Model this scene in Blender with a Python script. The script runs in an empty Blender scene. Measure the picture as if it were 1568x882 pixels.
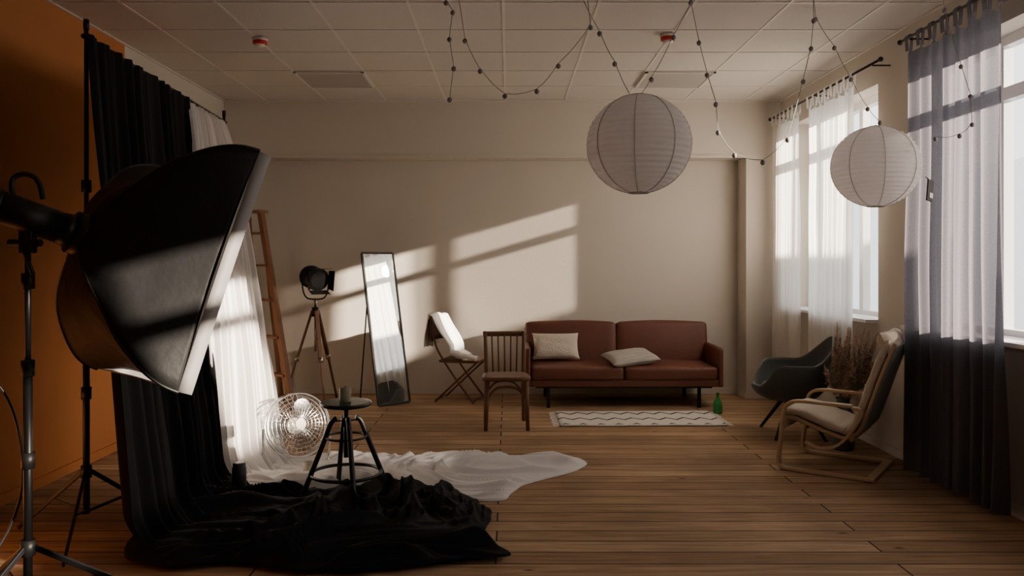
import bpy, math, random
from mathutils import Vector, Matrix, noise
random.seed(4)
S = bpy.context.scene
COL = S.collection

# ------------------------------------------------------------------ materials
def nt(name):
    m = bpy.data.materials.new(name); m.use_nodes = True
    n = m.node_tree; n.nodes.clear()
    out = n.nodes.new('ShaderNodeOutputMaterial')
    return m, n, out

def mat(name, col, rough=.6, metal=0., var=.08, nscale=8., bump=0., bscale=40., stretch=(1,1,1), spec=.5, sheen=0., coat=0., bdist=.01):
    m, n, out = nt(name)
    b = n.nodes.new('ShaderNodeBsdfPrincipled')
    n.links.new(b.outputs[0], out.inputs[0])
    b.inputs['Roughness'].default_value = rough
    b.inputs['Metallic'].default_value = metal
    b.inputs['Specular IOR Level'].default_value = spec
    b.inputs['Sheen Weight'].default_value = sheen
    b.inputs['Coat Weight'].default_value = coat
    tc = n.nodes.new('ShaderNodeTexCoord'); mp = n.nodes.new('ShaderNodeMapping')
    mp.inputs['Scale'].default_value = stretch
    n.links.new(tc.outputs['Object'], mp.inputs[0])
    no = n.nodes.new('ShaderNodeTexNoise'); no.inputs['Scale'].default_value = nscale; no.inputs['Detail'].default_value = 5
    n.links.new(mp.outputs[0], no.inputs['Vector'])
    mx = n.nodes.new('ShaderNodeMix'); mx.data_type = 'RGBA'
    c = Vector(col)
    mx.inputs['A'].default_value = (*(c*(1-var)), 1)
    mx.inputs['B'].default_value = (*[min(1, x) for x in c*(1+var)], 1)
    n.links.new(no.outputs[0], mx.inputs['Factor'])
    n.links.new(mx.outputs['Result'], b.inputs['Base Color'])
    if bump > 0:
        n2 = n.nodes.new('ShaderNodeTexNoise'); n2.inputs['Scale'].default_value = bscale; n2.inputs['Detail'].default_value = 6
        n.links.new(mp.outputs[0], n2.inputs['Vector'])
        bp = n.nodes.new('ShaderNodeBump'); bp.inputs['Strength'].default_value = bump; bp.inputs['Distance'].default_value = bdist
        n.links.new(n2.outputs[0], bp.inputs['Height']); n.links.new(bp.outputs[0], b.inputs['Normal'])
    return m

def cloth(name, col, trans=.4, clear=.0, var=.06, weave=220.):
    """thin woven cloth: diffuse + translucent + open weave"""
    m, n, out = nt(name)
    d = n.nodes.new('ShaderNodeBsdfDiffuse'); t = n.nodes.new('ShaderNodeBsdfTranslucent'); tr = n.nodes.new('ShaderNodeBsdfTransparent')
    tc = n.nodes.new('ShaderNodeTexCoord')
    no = n.nodes.new('ShaderNodeTexNoise'); no.inputs['Scale'].default_value = weave; no.inputs['Detail'].default_value = 3
    n.links.new(tc.outputs['Object'], no.inputs['Vector'])
    mx = n.nodes.new('ShaderNodeMix'); mx.data_type = 'RGBA'
    c = Vector(col)
    mx.inputs['A'].default_value = (*(c*(1-var)), 1); mx.inputs['B'].default_value = (*[min(1, x) for x in c*(1+var)], 1)
    n.links.new(no.outputs[0], mx.inputs['Factor'])
    n.links.new(mx.outputs['Result'], d.inputs[0]); n.links.new(mx.outputs['Result'], t.inputs[0])
    m1 = n.nodes.new('ShaderNodeMixShader'); m1.inputs[0].default_value = trans
    n.links.new(d.outputs[0], m1.inputs[1]); n.links.new(t.outputs[0], m1.inputs[2])
    m2 = n.nodes.new('ShaderNodeMixShader'); m2.inputs[0].default_value = clear
    n.links.new(m1.outputs[0], m2.inputs[1]); n.links.new(tr.outputs[0], m2.inputs[2])
    n.links.new(m2.outputs[0], out.inputs[0])
    return m

def floor_mat():
    m, n, out = nt('plank_floor')
    b = n.nodes.new('ShaderNodeBsdfPrincipled'); n.links.new(b.outputs[0], out.inputs[0])
    tc = n.nodes.new('ShaderNodeTexCoord')
    br = n.nodes.new('ShaderNodeTexBrick')
    br.offset = .37; br.offset_frequency = 2
    for k, v in (('Scale', 1.), ('Mortar Size', .0045), ('Mortar Smooth', .1), ('Bias', 0.), ('Brick Width', 2.9), ('Row Height', .15)):
        br.inputs[k].default_value = v
    br.inputs['Color1'].default_value = (.37, .235, .138, 1)
    br.inputs['Color2'].default_value = (.55, .375, .235, 1)
    br.inputs['Mortar'].default_value = (.03, .018, .011, 1)
    n.links.new(tc.outputs['Object'], br.inputs['Vector'])
    mp = n.nodes.new('ShaderNodeMapping'); mp.inputs['Scale'].default_value = (1.0, 16, 1)
    n.links.new(tc.outputs['Object'], mp.inputs[0])
    g = n.nodes.new('ShaderNodeTexNoise'); g.inputs['Scale'].default_value = 2.2; g.inputs['Detail'].default_value = 8; g.inputs['Distortion'].default_value = .9
    n.links.new(mp.outputs[0], g.inputs['Vector'])
    r = n.nodes.new('ShaderNodeValToRGB'); r.color_ramp.elements[0].position = .30; r.color_ramp.elements[0].color = (.54, .50, .46, 1)
    r.color_ramp.elements[1].position = .66; r.color_ramp.elements[1].color = (1.05, 1.03, 1.0, 1)
    n.links.new(g.outputs[0], r.inputs[0])
    mx = n.nodes.new('ShaderNodeMix'); mx.data_type = 'RGBA'; mx.blend_type = 'MULTIPLY'; mx.inputs['Factor'].default_value = .9
    n.links.new(br.outputs['Color'], mx.inputs['A']); n.links.new(r.outputs[0], mx.inputs['B'])
    mk = n.nodes.new('ShaderNodeMapping'); mk.inputs['Scale'].default_value = (1.3, 3.2, 1)
    n.links.new(tc.outputs['Object'], mk.inputs[0])
    vo = n.nodes.new('ShaderNodeTexVoronoi'); vo.inputs['Scale'].default_value = 1.9
    n.links.new(mk.outputs[0], vo.inputs['Vector'])
    rk = n.nodes.new('ShaderNodeValToRGB'); rk.color_ramp.elements[0].position = .02; rk.color_ramp.elements[0].color = (.25, .2, .16, 1)
    rk.color_ramp.elements[1].position = .09; rk.color_ramp.elements[1].color = (1, 1, 1, 1)
    n.links.new(vo.outputs['Distance'], rk.inputs[0])
    m3 = n.nodes.new('ShaderNodeMix'); m3.data_type = 'RGBA'; m3.blend_type = 'MULTIPLY'; m3.inputs['Factor'].default_value = 1
    n.links.new(mx.outputs['Result'], m3.inputs['A']); n.links.new(rk.outputs[0], m3.inputs['B'])
    ws = n.nodes.new('ShaderNodeTexNoise'); ws.inputs['Scale'].default_value = 1.6; ws.inputs['Detail'].default_value = 6
    n.links.new(tc.outputs['Object'], ws.inputs['Vector'])
    rw = n.nodes.new('ShaderNodeValToRGB'); rw.color_ramp.elements[0].position = .35; rw.color_ramp.elements[0].color = (.72, .70, .68, 1)
    rw.color_ramp.elements[1].position = .65; rw.color_ramp.elements[1].color = (1.08, 1.06, 1.04, 1)
    n.links.new(ws.outputs[0], rw.inputs[0])
    m4 = n.nodes.new('ShaderNodeMix'); m4.data_type = 'RGBA'; m4.blend_type = 'MULTIPLY'; m4.inputs['Factor'].default_value = .85
    n.links.new(m3.outputs['Result'], m4.inputs['A']); n.links.new(rw.outputs[0], m4.inputs['B'])
    n.links.new(m4.outputs['Result'], b.inputs['Base Color'])
    b.inputs['Roughness'].default_value = .75; b.inputs['Specular IOR Level'].default_value = .18
    bp = n.nodes.new('ShaderNodeBump'); bp.inputs['Strength'].default_value = .7; bp.inputs['Distance'].default_value = .005; bp.invert = True
    n.links.new(br.outputs['Fac'], bp.inputs['Height'])
    bp2 = n.nodes.new('ShaderNodeBump'); bp2.inputs['Strength'].default_value = .35; bp2.inputs['Distance'].default_value = .004
    n.links.new(g.outputs[0], bp2.inputs['Height']); n.links.new(bp.outputs[0], bp2.inputs['Normal'])
    n.links.new(bp2.outputs[0], b.inputs['Normal'])
    return m

M_WALL = mat('plaster_white', (.63, .575, .50), .85, var=.03, nscale=3, bump=.12, bscale=60)
M_ORANGE = mat('plaster_orange', (.54, .215, .075), .85, var=.06, nscale=3, bump=.12, bscale=60, spec=.2)
M_DARKW = mat('plaster_low_bounce', (.06, .055, .05), .9, var=.05, nscale=3)  # unseen front wall, colour made dark to cut bounce light
M_CEIL = mat('ceiling_tile', (.60, .555, .50), .9, var=.05, nscale=60, bump=.4, bscale=150)
M_GRID = mat('ceiling_grid_metal', (.67, .62, .565), .5, var=.02)
M_FLOOR = floor_mat()
M_FRAME = mat('window_pvc', (.80, .80, .80), .4, var=.02)
M_SHEER = cloth('sheer_voile', (.95, .93, .90), .74, .29)
M_SHEER2 = cloth('sheer_voile_dense', (.96, .94, .92), .74, .05)
M_SHEER3 = cloth('sheer_voile_open', (.90, .88, .84), .5, .45)
M_LINEN = cloth('grey_linen', (.175, .168, .19), .6, .05, var=.4)
M_BACKW = cloth('white_backdrop_cloth', (.86, .84, .83), .22, .0)
M_BACKB = mat('black_backdrop_cloth', (.005, .005, .006), .8, var=.2, spec=.2, bump=.1, bscale=300)
M_BLACK = mat('black_metal', (.012, .012, .013), .4, metal=.2, var=.1)
M_BLKPL = mat('black_plastic', (.015, .015, .016), .45, var=.1)
M_SOFTB = mat('softbox_fabric', (.030, .030, .031), .5, var=.2, bump=.8, bscale=4, nscale=3, spec=.14, bdist=.02)
M_LIP = mat('softbox_lip', (.40, .39, .38), .55, var=.1)
M_DIFF = cloth('softbox_diffuser', (.8, .8, .8), .5, .0)
M_LEATHER = mat('oxblood_leather', (.135, .044, .026), .45, var=.25, nscale=6, bump=.25, bscale=90, spec=.4)
M_WOODD = mat('dark_bentwood', (.13, .056, .026), .5, var=.3, nscale=5, stretch=(3, 3, .5), spec=.3)
M_WOODM = mat('ladder_wood', (.24, .10, .045), .55, var=.25, nscale=6, stretch=(4, 4, .5))
M_WOODL = mat('birch_veneer', (.46, .31, .18), .4, var=.12, nscale=6)
M_CANVAS = mat('beige_canvas', (.52, .45, .36), .9, var=.08, nscale=40, bump=.3, bscale=200)
M_SLING = mat('grey_canvas', (.22, .215, .20), .9, var=.1, nscale=40, bump=.3, bscale=200)
M_GREYV = mat('grey_velvet', (.080, .082, .08), .95, var=.2, sheen=.2, spec=.1, nscale=30)
M_KNIT = mat('knit_wool', (.74, .66, .56), .95, var=.1, nscale=60, bump=1.0, bscale=70)
M_STRIPE = mat('striped_cotton', (.42, .39, .35), .95, var=.5, nscale=14, stretch=(.3, 8, .3), bump=.3)
M_SHIRT = mat('white_cotton', (.85, .84, .82), .9, var=.03)
M_CHROME = mat('chrome', (.72, .72, .73), .17, metal=1., var=.02)
M_MIRROR = mat('mirror_glass', (.93, .93, .93), .0, metal=1., var=0.)
M_PAPER = cloth('rice_paper', (.92, .90, .89), .58, .0, var=.03, weave=30)
M_SEAM = cloth('rice_paper_rib', (.66, .64, .61), .3, .0)
M_RED = mat('red_plastic', (.5, .015, .01), .4)
M_WHITEP = mat('white_plastic', (.75, .7, .65), .5, var=.02)
M_PANEL = mat('light_panel_diffuser', (.38, .355, .32), .5, var=.02)
M_CANDLE = mat('wax_sage', (.30, .27, .19), .6)
M_PAMPAS = mat('pampas_dry', (.60, .45, .33), .95, var=.25, nscale=40)
M_VASE = mat('vase_ceramic', (.11, .14, .14), .5)
M_BULB = mat('festoon_bulb', (.22, .20, .19), .25)
M_WIRE = mat('festoon_wire', (.30, .28, .25), .6)
M_BLOCKER = mat('sun_blocker_pale', (.86, .89, .93), .9)  # pale surface for the sun blockers added outside
M_GROUND = mat('asphalt', (.5, .5, .5), .9)
M_BRASS = mat('dull_steel', (.35, .32, .28), .35, metal=1.)
M_OAK = mat('oak_pole', (.42, .25, .10), .6, var=.2)

def glass_mat(name, col):
    m, n, out = nt(name)
    b = n.nodes.new('ShaderNodeBsdfPrincipled'); n.links.new(b.outputs[0], out.inputs[0])
    b.inputs['Base Color'].default_value = (*col, 1); b.inputs['Transmission Weight'].default_value = .6
    b.inputs['Roughness'].default_value = .05
    return m
M_GREEN = glass_mat('green_glass', (.03, .40, .09))
def plastic_clear():
    m, n, out = nt('clear_blade_plastic')
    g = n.nodes.new('ShaderNodeBsdfGlossy'); g.inputs['Roughness'].default_value = .25; g.inputs[0].default_value = (.6, .6, .6, 1)
    t = n.nodes.new('ShaderNodeBsdfTransparent'); t.inputs[0].default_value = (.6, .61, .62, 1)
    x = n.nodes.new('ShaderNodeMixShader'); x.inputs[0].default_value = .88
    n.links.new(g.outputs[0], x.inputs[1]); n.links.new(t.outputs[0], x.inputs[2]); n.links.new(x.outputs[0], out.inputs[0])
    return m
M_BLADE = plastic_clear()

# ------------------------------------------------------------------ geometry helpers
CUR = [None]
def group(name, loc=(0, 0, 0), rz=0.):
    e = bpy.data.objects.new(name, None); e.empty_display_size = .1
    e.location = loc; e.rotation_euler = (0, 0, rz)
    COL.objects.link(e); CUR[0] = e
    return e
def top(): CUR[0] = None
def link(o, m=None, smooth=True):
    COL.objects.link(o)
    if m is not None: o.data.materials.append(m)
    if CUR[0] is not None: o.parent = CUR[0]
    if smooth and o.type == 'MESH':
        o.data.polygons.foreach_set('use_smooth', [True]*len(o.data.polygons))
    return o
def meshobj(name, V, F, m, smooth=True):
    me = bpy.data.meshes.new(name); me.from_pydata([tuple(v) for v in V], [], F); me.update()
    return link(bpy.data.objects.new(name, me), m, smooth)
def box(name, c, s, m, rot=(0, 0, 0), bevel=0., seg=2):
    x, y, z = s[0]/2, s[1]/2, s[2]/2
    V = [(-x,-y,-z),(x,-y,-z),(x,y,-z),(-x,y,-z),(-x,-y,z),(x,-y,z),(x,y,z),(-x,y,z)]
    F = [(0,3,2,1),(4,5,6,7),(0,1,5,4),(1,2,6,5),(2,3,7,6),(3,0,4,7)]
    o = meshobj(name, V, F, m, smooth=False); o.location = c; o.rotation_euler = rot
    if bevel > 0:
        b = o.modifiers.new('bevel', 'BEVEL'); b.width = bevel; b.segments = seg; b.limit_method = 'NONE'
    return o
def frame_of(d):
    d = Vector(d).normalized(); a = Vector((0, 0, 1)) if abs(d.z) < .95 else Vector((1, 0, 0))
    u = d.cross(a).normalized(); v = d.cross(u).normalized()
    return d, u, v
def rod(name, p1, p2, r1, m, r2=None, seg=16, cap=True):
    r2 = r1 if r2 is None else r2
    p1, p2 = Vector(p1), Vector(p2); d, u, v = frame_of(p2-p1)
    V = []; F = []
    for p, r in ((p1, r1), (p2, r2)):
        for i in range(seg):
            a = 2*math.pi*i/seg; V.append(p+u*math.cos(a)*r+v*math.sin(a)*r)
    for i in range(seg):
        j = (i+1) % seg; F.append((i, seg+i, seg+j, j))
    if cap: F.append(tuple(range(seg))); F.append(tuple(range(2*seg-1, seg-1, -1)))
    o = meshobj(name, V, F, m, smooth=False)
    for p in o.data.polygons[:seg]: p.use_smooth = True
    return o
def bar(name, p1, p2, w, t, m, up=(0, 0, 1), bevel=.003):
    p1, p2 = Vector(p1), Vector(p2); d = (p2-p1).normalized(); u = d.cross(Vector(up)).normalized(); v = u.cross(d).normalized()
    V = []
    for p in (p1, p2):
        for a, b in ((-1, -1), (1, -1), (1, 1), (-1, 1)): V.append(p+u*a*w/2+v*b*t/2)
    F = [(0,1,2,3),(7,6,5,4),(0,4,5,1),(1,5,6,2),(2,6,7,3),(3,7,4,0)]
    o = meshobj(name, V, F, m, smooth=False)
    if bevel:
        b = o.modifiers.new('bevel', 'BEVEL'); b.width = bevel; b.segments = 2
    return o
def tube(name, pts, r, m, cyclic=False, smooth=True, res=8, bres=3):
    cu = bpy.data.curves.new(name, 'CURVE'); cu.dimensions = '3D'
    cu.bevel_depth = r; cu.bevel_resolution = bres; cu.resolution_u = res; cu.use_fill_caps = True
    if smooth:
        sp = cu.splines.new('NURBS'); sp.points.add(len(pts)-1)
        for i, p in enumerate(pts): sp.points[i].co = (*p, 1)
        sp.order_u = 3 if len(pts) > 2 else 2; sp.use_endpoint_u = not cyclic; sp.use_cyclic_u = cyclic
    else:
        sp = cu.splines.new('POLY'); sp.points.add(len(pts)-1)
        for i, p in enumerate(pts): sp.points[i].co = (*p, 1)
        sp.use_cyclic_u = cyclic
    return link(bpy.data.objects.new(name, cu), m)
def ring(name, c, n, R, r, m, seg=48, ns=8):
    c = Vector(c); d, u, v = frame_of(n); V = []; F = []
    for i in range(seg):
        a = 2*math.pi*i/seg; rad = u*math.cos(a)+v*math.sin(a)
        for j in range(ns):
            b = 2*math.pi*j/ns; V.append(c+rad*(R+r*math.cos(b))+d*r*math.sin(b))
    for i in range(seg):
        for j in range(ns):
            F.append((i*ns+j, ((i+1) % seg)*ns+j, ((i+1) % seg)*ns+(j+1) % ns, i*ns+(j+1) % ns))
    return meshobj(name, V, F, m)
def surf(name, f, nu, nv, m, thick=0., closed_u=False, sub=0):
    V = []; F = []
    cu = nu if closed_u else nu+1
    for i in range(cu):
        for j in range(nv+1): V.append(f(i/nu, j/nv))
    for i in range(nu):
        a = i; b = (i+1) % cu
        for j in range(nv): F.append((a*(nv+1)+j, b*(nv+1)+j, b*(nv+1)+j+1, a*(nv+1)+j+1))
    o = meshobj(name, V, F, m)
    if thick:
        s = o.modifiers.new('solid', 'SOLIDIFY'); s.thickness = thick; s.offset = 0
    return o
def lathe(name, prof, m, c=(0, 0, 0), seg=40):
    def f(u, v):
        k = v*(len(prof)-1); i = min(int(round(k)), len(prof)-1); r, z = prof[i]
        a = 2*math.pi*u
        return (c[0]+r*math.cos(a), c[1]+r*math.sin(a), c[2]+z)
    return surf(name, f, seg, len(prof)-1, m, closed_u=True)
def ball(name, c, r, m, sc=(1, 1, 1), seg=20):
    def f(u, v):
        a = 2*math.pi*u; b = math.pi*(v-.5)
        return (c[0]+r*sc[0]*math.cos(b)*math.cos(a), c[1]+r*sc[1]*math.cos(b)*math.sin(a), c[2]+r*sc[2]*math.sin(b))
    return surf(name, f, seg, seg//2, m, closed_u=True)
def pillow(name, c, w, h, t, m, rot=(0, 0, 0), n=28, puff=.45):
    V = []; F = []
    for s in (1, -1):
        for i in range(n+1):
            for j in range(n+1):
                u = 2*i/n-1; v = 2*j/n-1
                e = ((1-u**4)*(1-v**4))
                x = u*w/2*(1-.07*(1-v*v)); y = v*h/2*(1-.07*(1-u*u))
                z = s*t/2*max(e, 0)**puff + .006*noise.noise(Vector((u*3, v*3, s*2+w*9)))*e
                V.append((x, y, z))
    N = (n+1)**2
    for s in (0, 1):
        for i in range(n):
            for j in range(n):
                q = (s*N+i*(n+1)+j, s*N+(i+1)*(n+1)+j, s*N+(i+1)*(n+1)+j+1, s*N+i*(n+1)+j+1)
                F.append(q if s == 0 else q[::-1])
    o = meshobj(name, V, F, m); o.location = c; o.rotation_euler = rot
    return o
def softslab(name, c, s, m, rot=(0, 0, 0), r=.04, bulge=.02, n=14):
    V = []; F = []; idx = {}
    hx, hy, hz = s[0]/2, s[1]/2, s[2]/2
    def P(u, v, w):
        p = Vector((u*hx, v*hy, w*hz))
        q = Vector((max(-hx+r, min(hx-r, p.x)), max(-hy+r, min(hy-r, p.y)), max(-hz+r, min(hz-r, p.z))))
        d = p-q
        if d.length > 1e-6: p = q+d.normalized()*r
        b = bulge
        if abs(w) > .99: p.z += math.copysign(b*(1-u*u)*(1-v*v), w)
        if abs(v) > .99: p.y += math.copysign(b*.6*(1-u*u)*(1-w*w), v)
        if abs(u) > .99: p.x += math.copysign(b*.3*(1-w*w)*(1-v*v), u)
        return p
    def vid(u, v, w):
        k = (round(u, 4), round(v, 4), round(w, 4))
        if k not in idx: idx[k] = len(V); V.append(P(u, v, w))
        return idx[k]
    def tt(i):
        x = 2*i/n-1
        return math.copysign(abs(x)**.6, x)
    for ax in range(3):
        for sg in (-1, 1):
            for i in range(n):
                for j in range(n):
                    q = []
                    for a, b in ((i, j), (i+1, j), (i+1, j+1), (i, j+1)):
                        k = [0, 0, 0]; k[ax] = sg; k[(ax+1) % 3] = tt(a); k[(ax+2) % 3] = tt(b); q.append(vid(*k))
                    F.append(tuple(q) if sg > 0 else tuple(q[::-1]))
    o = meshobj(name, V, F, m); o.location = c; o.rotation_euler = rot
    return o

# ------------------------------------------------------------------ room shell
XL, XR, YB, YF, H = -2.864, 2.75, 8.4, -2.0, 3.0
top()
box('floor', ((XL+XR)/2, (YB+YF)/2, -.05), (XR-XL+.6, YB-YF+.6, .1), M_FLOOR)
box('ceiling', ((XL+XR)/2, (YB+YF)/2, H+.05), (XR-XL+.6, YB-YF+.6, .1), M_CEIL)
def multibox(name, boxes, mats):
    V = []; F = []; mi = []
    for (x0, x1, y0, y1, z0, z1, k) in boxes:
        b = len(V)
        V += [(x0,y0,z0),(x1,y0,z0),(x1,y1,z0),(x0,y1,z0),(x0,y0,z1),(x1,y0,z1),(x1,y1,z1),(x0,y1,z1)]
        for f in [(0,3,2,1),(4,5,6,7),(0,1,5,4),(1,2,6,5),(2,3,7,6),(3,0,4,7)]:
            F.append(tuple(b+i for i in f)); mi.append(k)
    o = meshobj(name, V, F, mats[0], smooth=False)
    for m in mats[1:]: o.data.materials.append(m)
    for p, k in zip(o.data.polygons, mi): p.material_index = k
    return o
multibox('wall_back', [(XL-.3, XR+.3, YB, YB+.2, 0, H, 0),
                       (XL, XR, 8.1, YB, 2.436, H, 0),
                       (2.40, XR, 8.1, YB, 0, 2.436, 0)], [M_WALL])
multibox('wall_left', [(XL-.2, XL, YF, 6.0, 0, H, 0), (XL-.2, XL, 6.0, YB, 0, H, 1)], [M_ORANGE, M_WALL])
box('wall_front', ((XL+XR)/2, YF-.1, H/2), (XR-XL+.6, .2, H), M_DARKW)
WINS = [(5.97, 7.75), (3.40, 5.45), (0.95, 2.75)]
ZS, ZT = .92, 2.70
bx = [(XR, XR+.3, YF, YB, 0, ZS, 0), (XR, XR+.3, YF, YB, ZT, H, 0)]
ys = sorted([y for w in WINS for y in w]); edges = [YF]+ys+[YB]
for i in range(0, len(edges), 2): bx.append((XR, XR+.3, edges[i], edges[i+1], ZS, ZT, 0))
multibox('wall_right', bx, [M_WALL])
multibox('trim_1', [(XL, 2.40, 8.085, 8.11, 2.425, 2.45, 0)], [M_WALL])
multibox('baseboard_back', [(XL, 2.40, YB-.018, YB, 0, .06, 0), (2.382, 2.40, 8.1, YB, 0, .06, 0), (2.382, XR, 8.082, 8.1, 0, .06, 0)], [M_WALL])
multibox('baseboard_right', [(XR-.018, XR, YF, 8.08, 0, .06, 0)], [M_WALL])
multibox('baseboard_left', [(XL, XL+.018, YF, 6.0, 0, .06, 0), (XL, XL+.018, 6.0, YB, 0, .06, 1)], [M_ORANGE, M_WALL])
g = []
x = -.03-.6*4
while x < XR: g.append((x-.009, x+.009, YF, 8.1, H-.004, H, 0)); x += .6
y = 8.03
while y > YF: g.append((XL, XR, y-.009, y+.009, H-.005, H, 0)); y -= .6
g += [(XL, XL+.02, YF, 8.1, H-.01, H, 0), (XR-.02, XR, YF, 8.1, H-.01, H, 0), (XL, XR, 8.08, 8.1, H-.01, H, 0)]
multibox('trim_2', g, [M_GRID])
for x0 in (-1.83, 1.17):
    group('ceiling_light_panel', (x0+.3, 7.13, H-.012))
    box('diffuser', (0, 0, 0), (.56, .56, .008), M_PANEL)
    for sx, sy, w, d in ((0, .29, .6, .02), (0, -.29, .6, .02), (.29, 0, .02, .6), (-.29, 0, .02, .6)):
        box('rim', (sx, sy, -.002), (w, d, .014), M_GRID)
for k, (y0, y1) in enumerate(WINS):
    group('window_%d' % (k+1))
    X = 2.95; fw = .06; t = .07
    yc = (y0+y1)/2
    box('frame_top', (X, yc, ZT-fw/2), (t, y1-y0, fw), M_FRAME); box('frame_bottom', (X, yc, ZS+fw/2), (t, y1-y0, fw), M_FRAME)
    for yy in (y0+fw/2, y1-fw/2): box('jamb', (X, yy, (ZS+ZT)/2), (t, fw, ZT-ZS-2*fw), M_FRAME)
    box('transom', (X, yc, 2.36), (t, y1-y0-2*fw, .075), M_FRAME)
    n = 3
    for i in range(1, n):
        yy = y0+(y1-y0)*i/n+(.08 if k == 0 else 0)
        box('mullion', (X, yy, (ZS+ZT)/2), (t-.01, .07, ZT-ZS-2*fw), M_FRAME)
    box('sill', (XR+.06, yc, ZS+.012), (.30, y1-y0-.004, .024), M_FRAME)
top()
box('sun_blocker', (8.3, 13.4, 1.45), (.6, 20, 3.1), M_BLOCKER)  # added mass outside, placed to cut off the low sun
box('sun_blocker.001', (8.3, -8.8, 1.45), (.6, 22.4, 3.1), M_BLOCKER)  # other half of the added sun blocker, gap left between them
box('low_sun_blocker', (8.2, 2.9, 1.1), (.3, 1.0, 2.4), M_BLOCKER)  # added lower block in the gap, lets sun further down the linen
box('street_ground', (18, 2, -.25), (29.7, 60, .1), M_GROUND)

# ------------------------------------------------------------------ curtains
def hang(name, p0, p1, zt, zb, nf, amp, m, seed=0, flare=1.0, nu=220, nv=60, sag=.0, tabs=0):
    p0, p1 = Vector((*p0, 0)), Vector((*p1, 0)); d = (p1-p0); L = d.length; d.normalize(); q = Vector((-d.y, d.x, 0))
    def f(u, v):
        w = u+.35/nf*noise.noise(Vector((u*nf*.7, seed, v*.5)))
        a = amp*(.55+.45*v*flare)*(1+.5*noise.noise(Vector((u*nf*.5, seed+5, .3))))
        off = a*math.sin(2*math.pi*nf*w)+.35*a*math.sin(2*math.pi*nf*2.1*w+seed+v)
        off += .012*noise.noise(Vector((u*4, v*3, seed+9)))
        z = zt+(zb-zt)*v
        if tabs and v < .12: z -= sag*abs(math.sin(math.pi*tabs*u))*(1-v/.12)
        c = p0+d*(L*(u+.02*math.sin(v*3+seed)*(u-.5)))+q*off
        return (c.x, c.y, z)
    return surf(name, f, nu, nv, m)
def tab_curtain(name, p0, p1, zt, zb, nf, amp, m, seed, tabs, rodx, rodz):
    group(name)
    hang('panel', p0, p1, zt, zb, nf, amp, m, seed, sag=.045, tabs=tabs)
    for i in range(tabs+1):
        u = i/tabs; y = p0[1]+(p1[1]-p0[1])*(.01+.98*u)
        w = .022
        pts = []
        for a in range(0, 13):
            ang = math.pi*a/12
            pts.append((rodx+.018*math.cos(ang), rodz+.018*math.sin(ang)))
        prof = [(rodx+.012, zt-.01)]+pts+[(rodx-.012, zt-.01)]
        V = []; F = []
        for yy in (y-w, y+w):
            for (a, b) in prof: V.append((a, yy, b))
        n = len(prof)
        for j in range(n-1): F.append((j, j+1, n+j+1, n+j))
        meshobj('tab', V, F, m)
RX = 2.62
tab_curtain('sheer_curtain', (RX, 7.93), (RX, 7.24), 2.72, .42, 8, .028, M_SHEER, 1, 6, RX, 2.80)
tab_curtain('sheer_curtain.001', (RX, 7.0), (RX, 6.10), 2.72, .36, 9, .03, M_SHEER2, 3, 7, RX, 2.80)
tab_curtain('linen_curtain', (RX, 5.26), (RX, 4.24), 2.76, .03, 8, .045, M_LINEN, 7, 7, RX, 2.84)
tab_curtain('added_linen_curtain_a', (RX, 2.95), (RX, 2.10), 2.76, .03, 8, .045, M_LINEN, 11, 6, RX, 2.84)  # added out of view to keep sun off the black cloth
tab_curtain('sheer_curtain.002', (RX, 2.05), (RX, 1.30), 2.76, .36, 9, .03, M_SHEER3, 13, 7, RX, 2.84)
tab_curtain('added_linen_curtain_b', (RX, 1.26), (RX, .86), 2.76, .03, 4, .045, M_LINEN, 17, 3, RX, 2.84)  # added out of view to reduce fill from this window
for a, b, z in ((8.02, 5.66, 2.80), (5.36, 0.8, 2.84)):
    group('curtain_rod')
    rod('pole', (RX, a, z), (RX, b, z), .009, M_BLACK)
    ball('finial_a', (RX, a+.01, z), .018, M_BLACK); ball('finial_b', (RX, b-.01, z), .018, M_BLACK)
    for yy in (a-.12, b+.12, (a+b)/2):
        rod('bracket', (RX, yy, z-.012), (XR, yy, z-.012), .006, M_BLACK)
group('curtain_tag', (2.52, 4.80, 1.80), math.radians(35))
box('pouch', (0, 0, 0), (.06, .012, .13), M_BLKPL, rot=(0, math.radians(8), 0), bevel=.004)
box('label', (.0, -.008, -.03), (.035, .003, .03), M_WHITEP, rot=(0, math.radians(8), 0))
rod('pin', (0, 0, .06), (.01, .03, .085), .003, M_BLKPL)
group('wooden_pole')
rod('shaft', (2.60, 7.10, .0), (2.70, 7.10, .93), .013, M_OAK); rod('shaft_b', (2.64, 7.02, .0), (2.71, 7.03, .90), .011, M_OAK)

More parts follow.
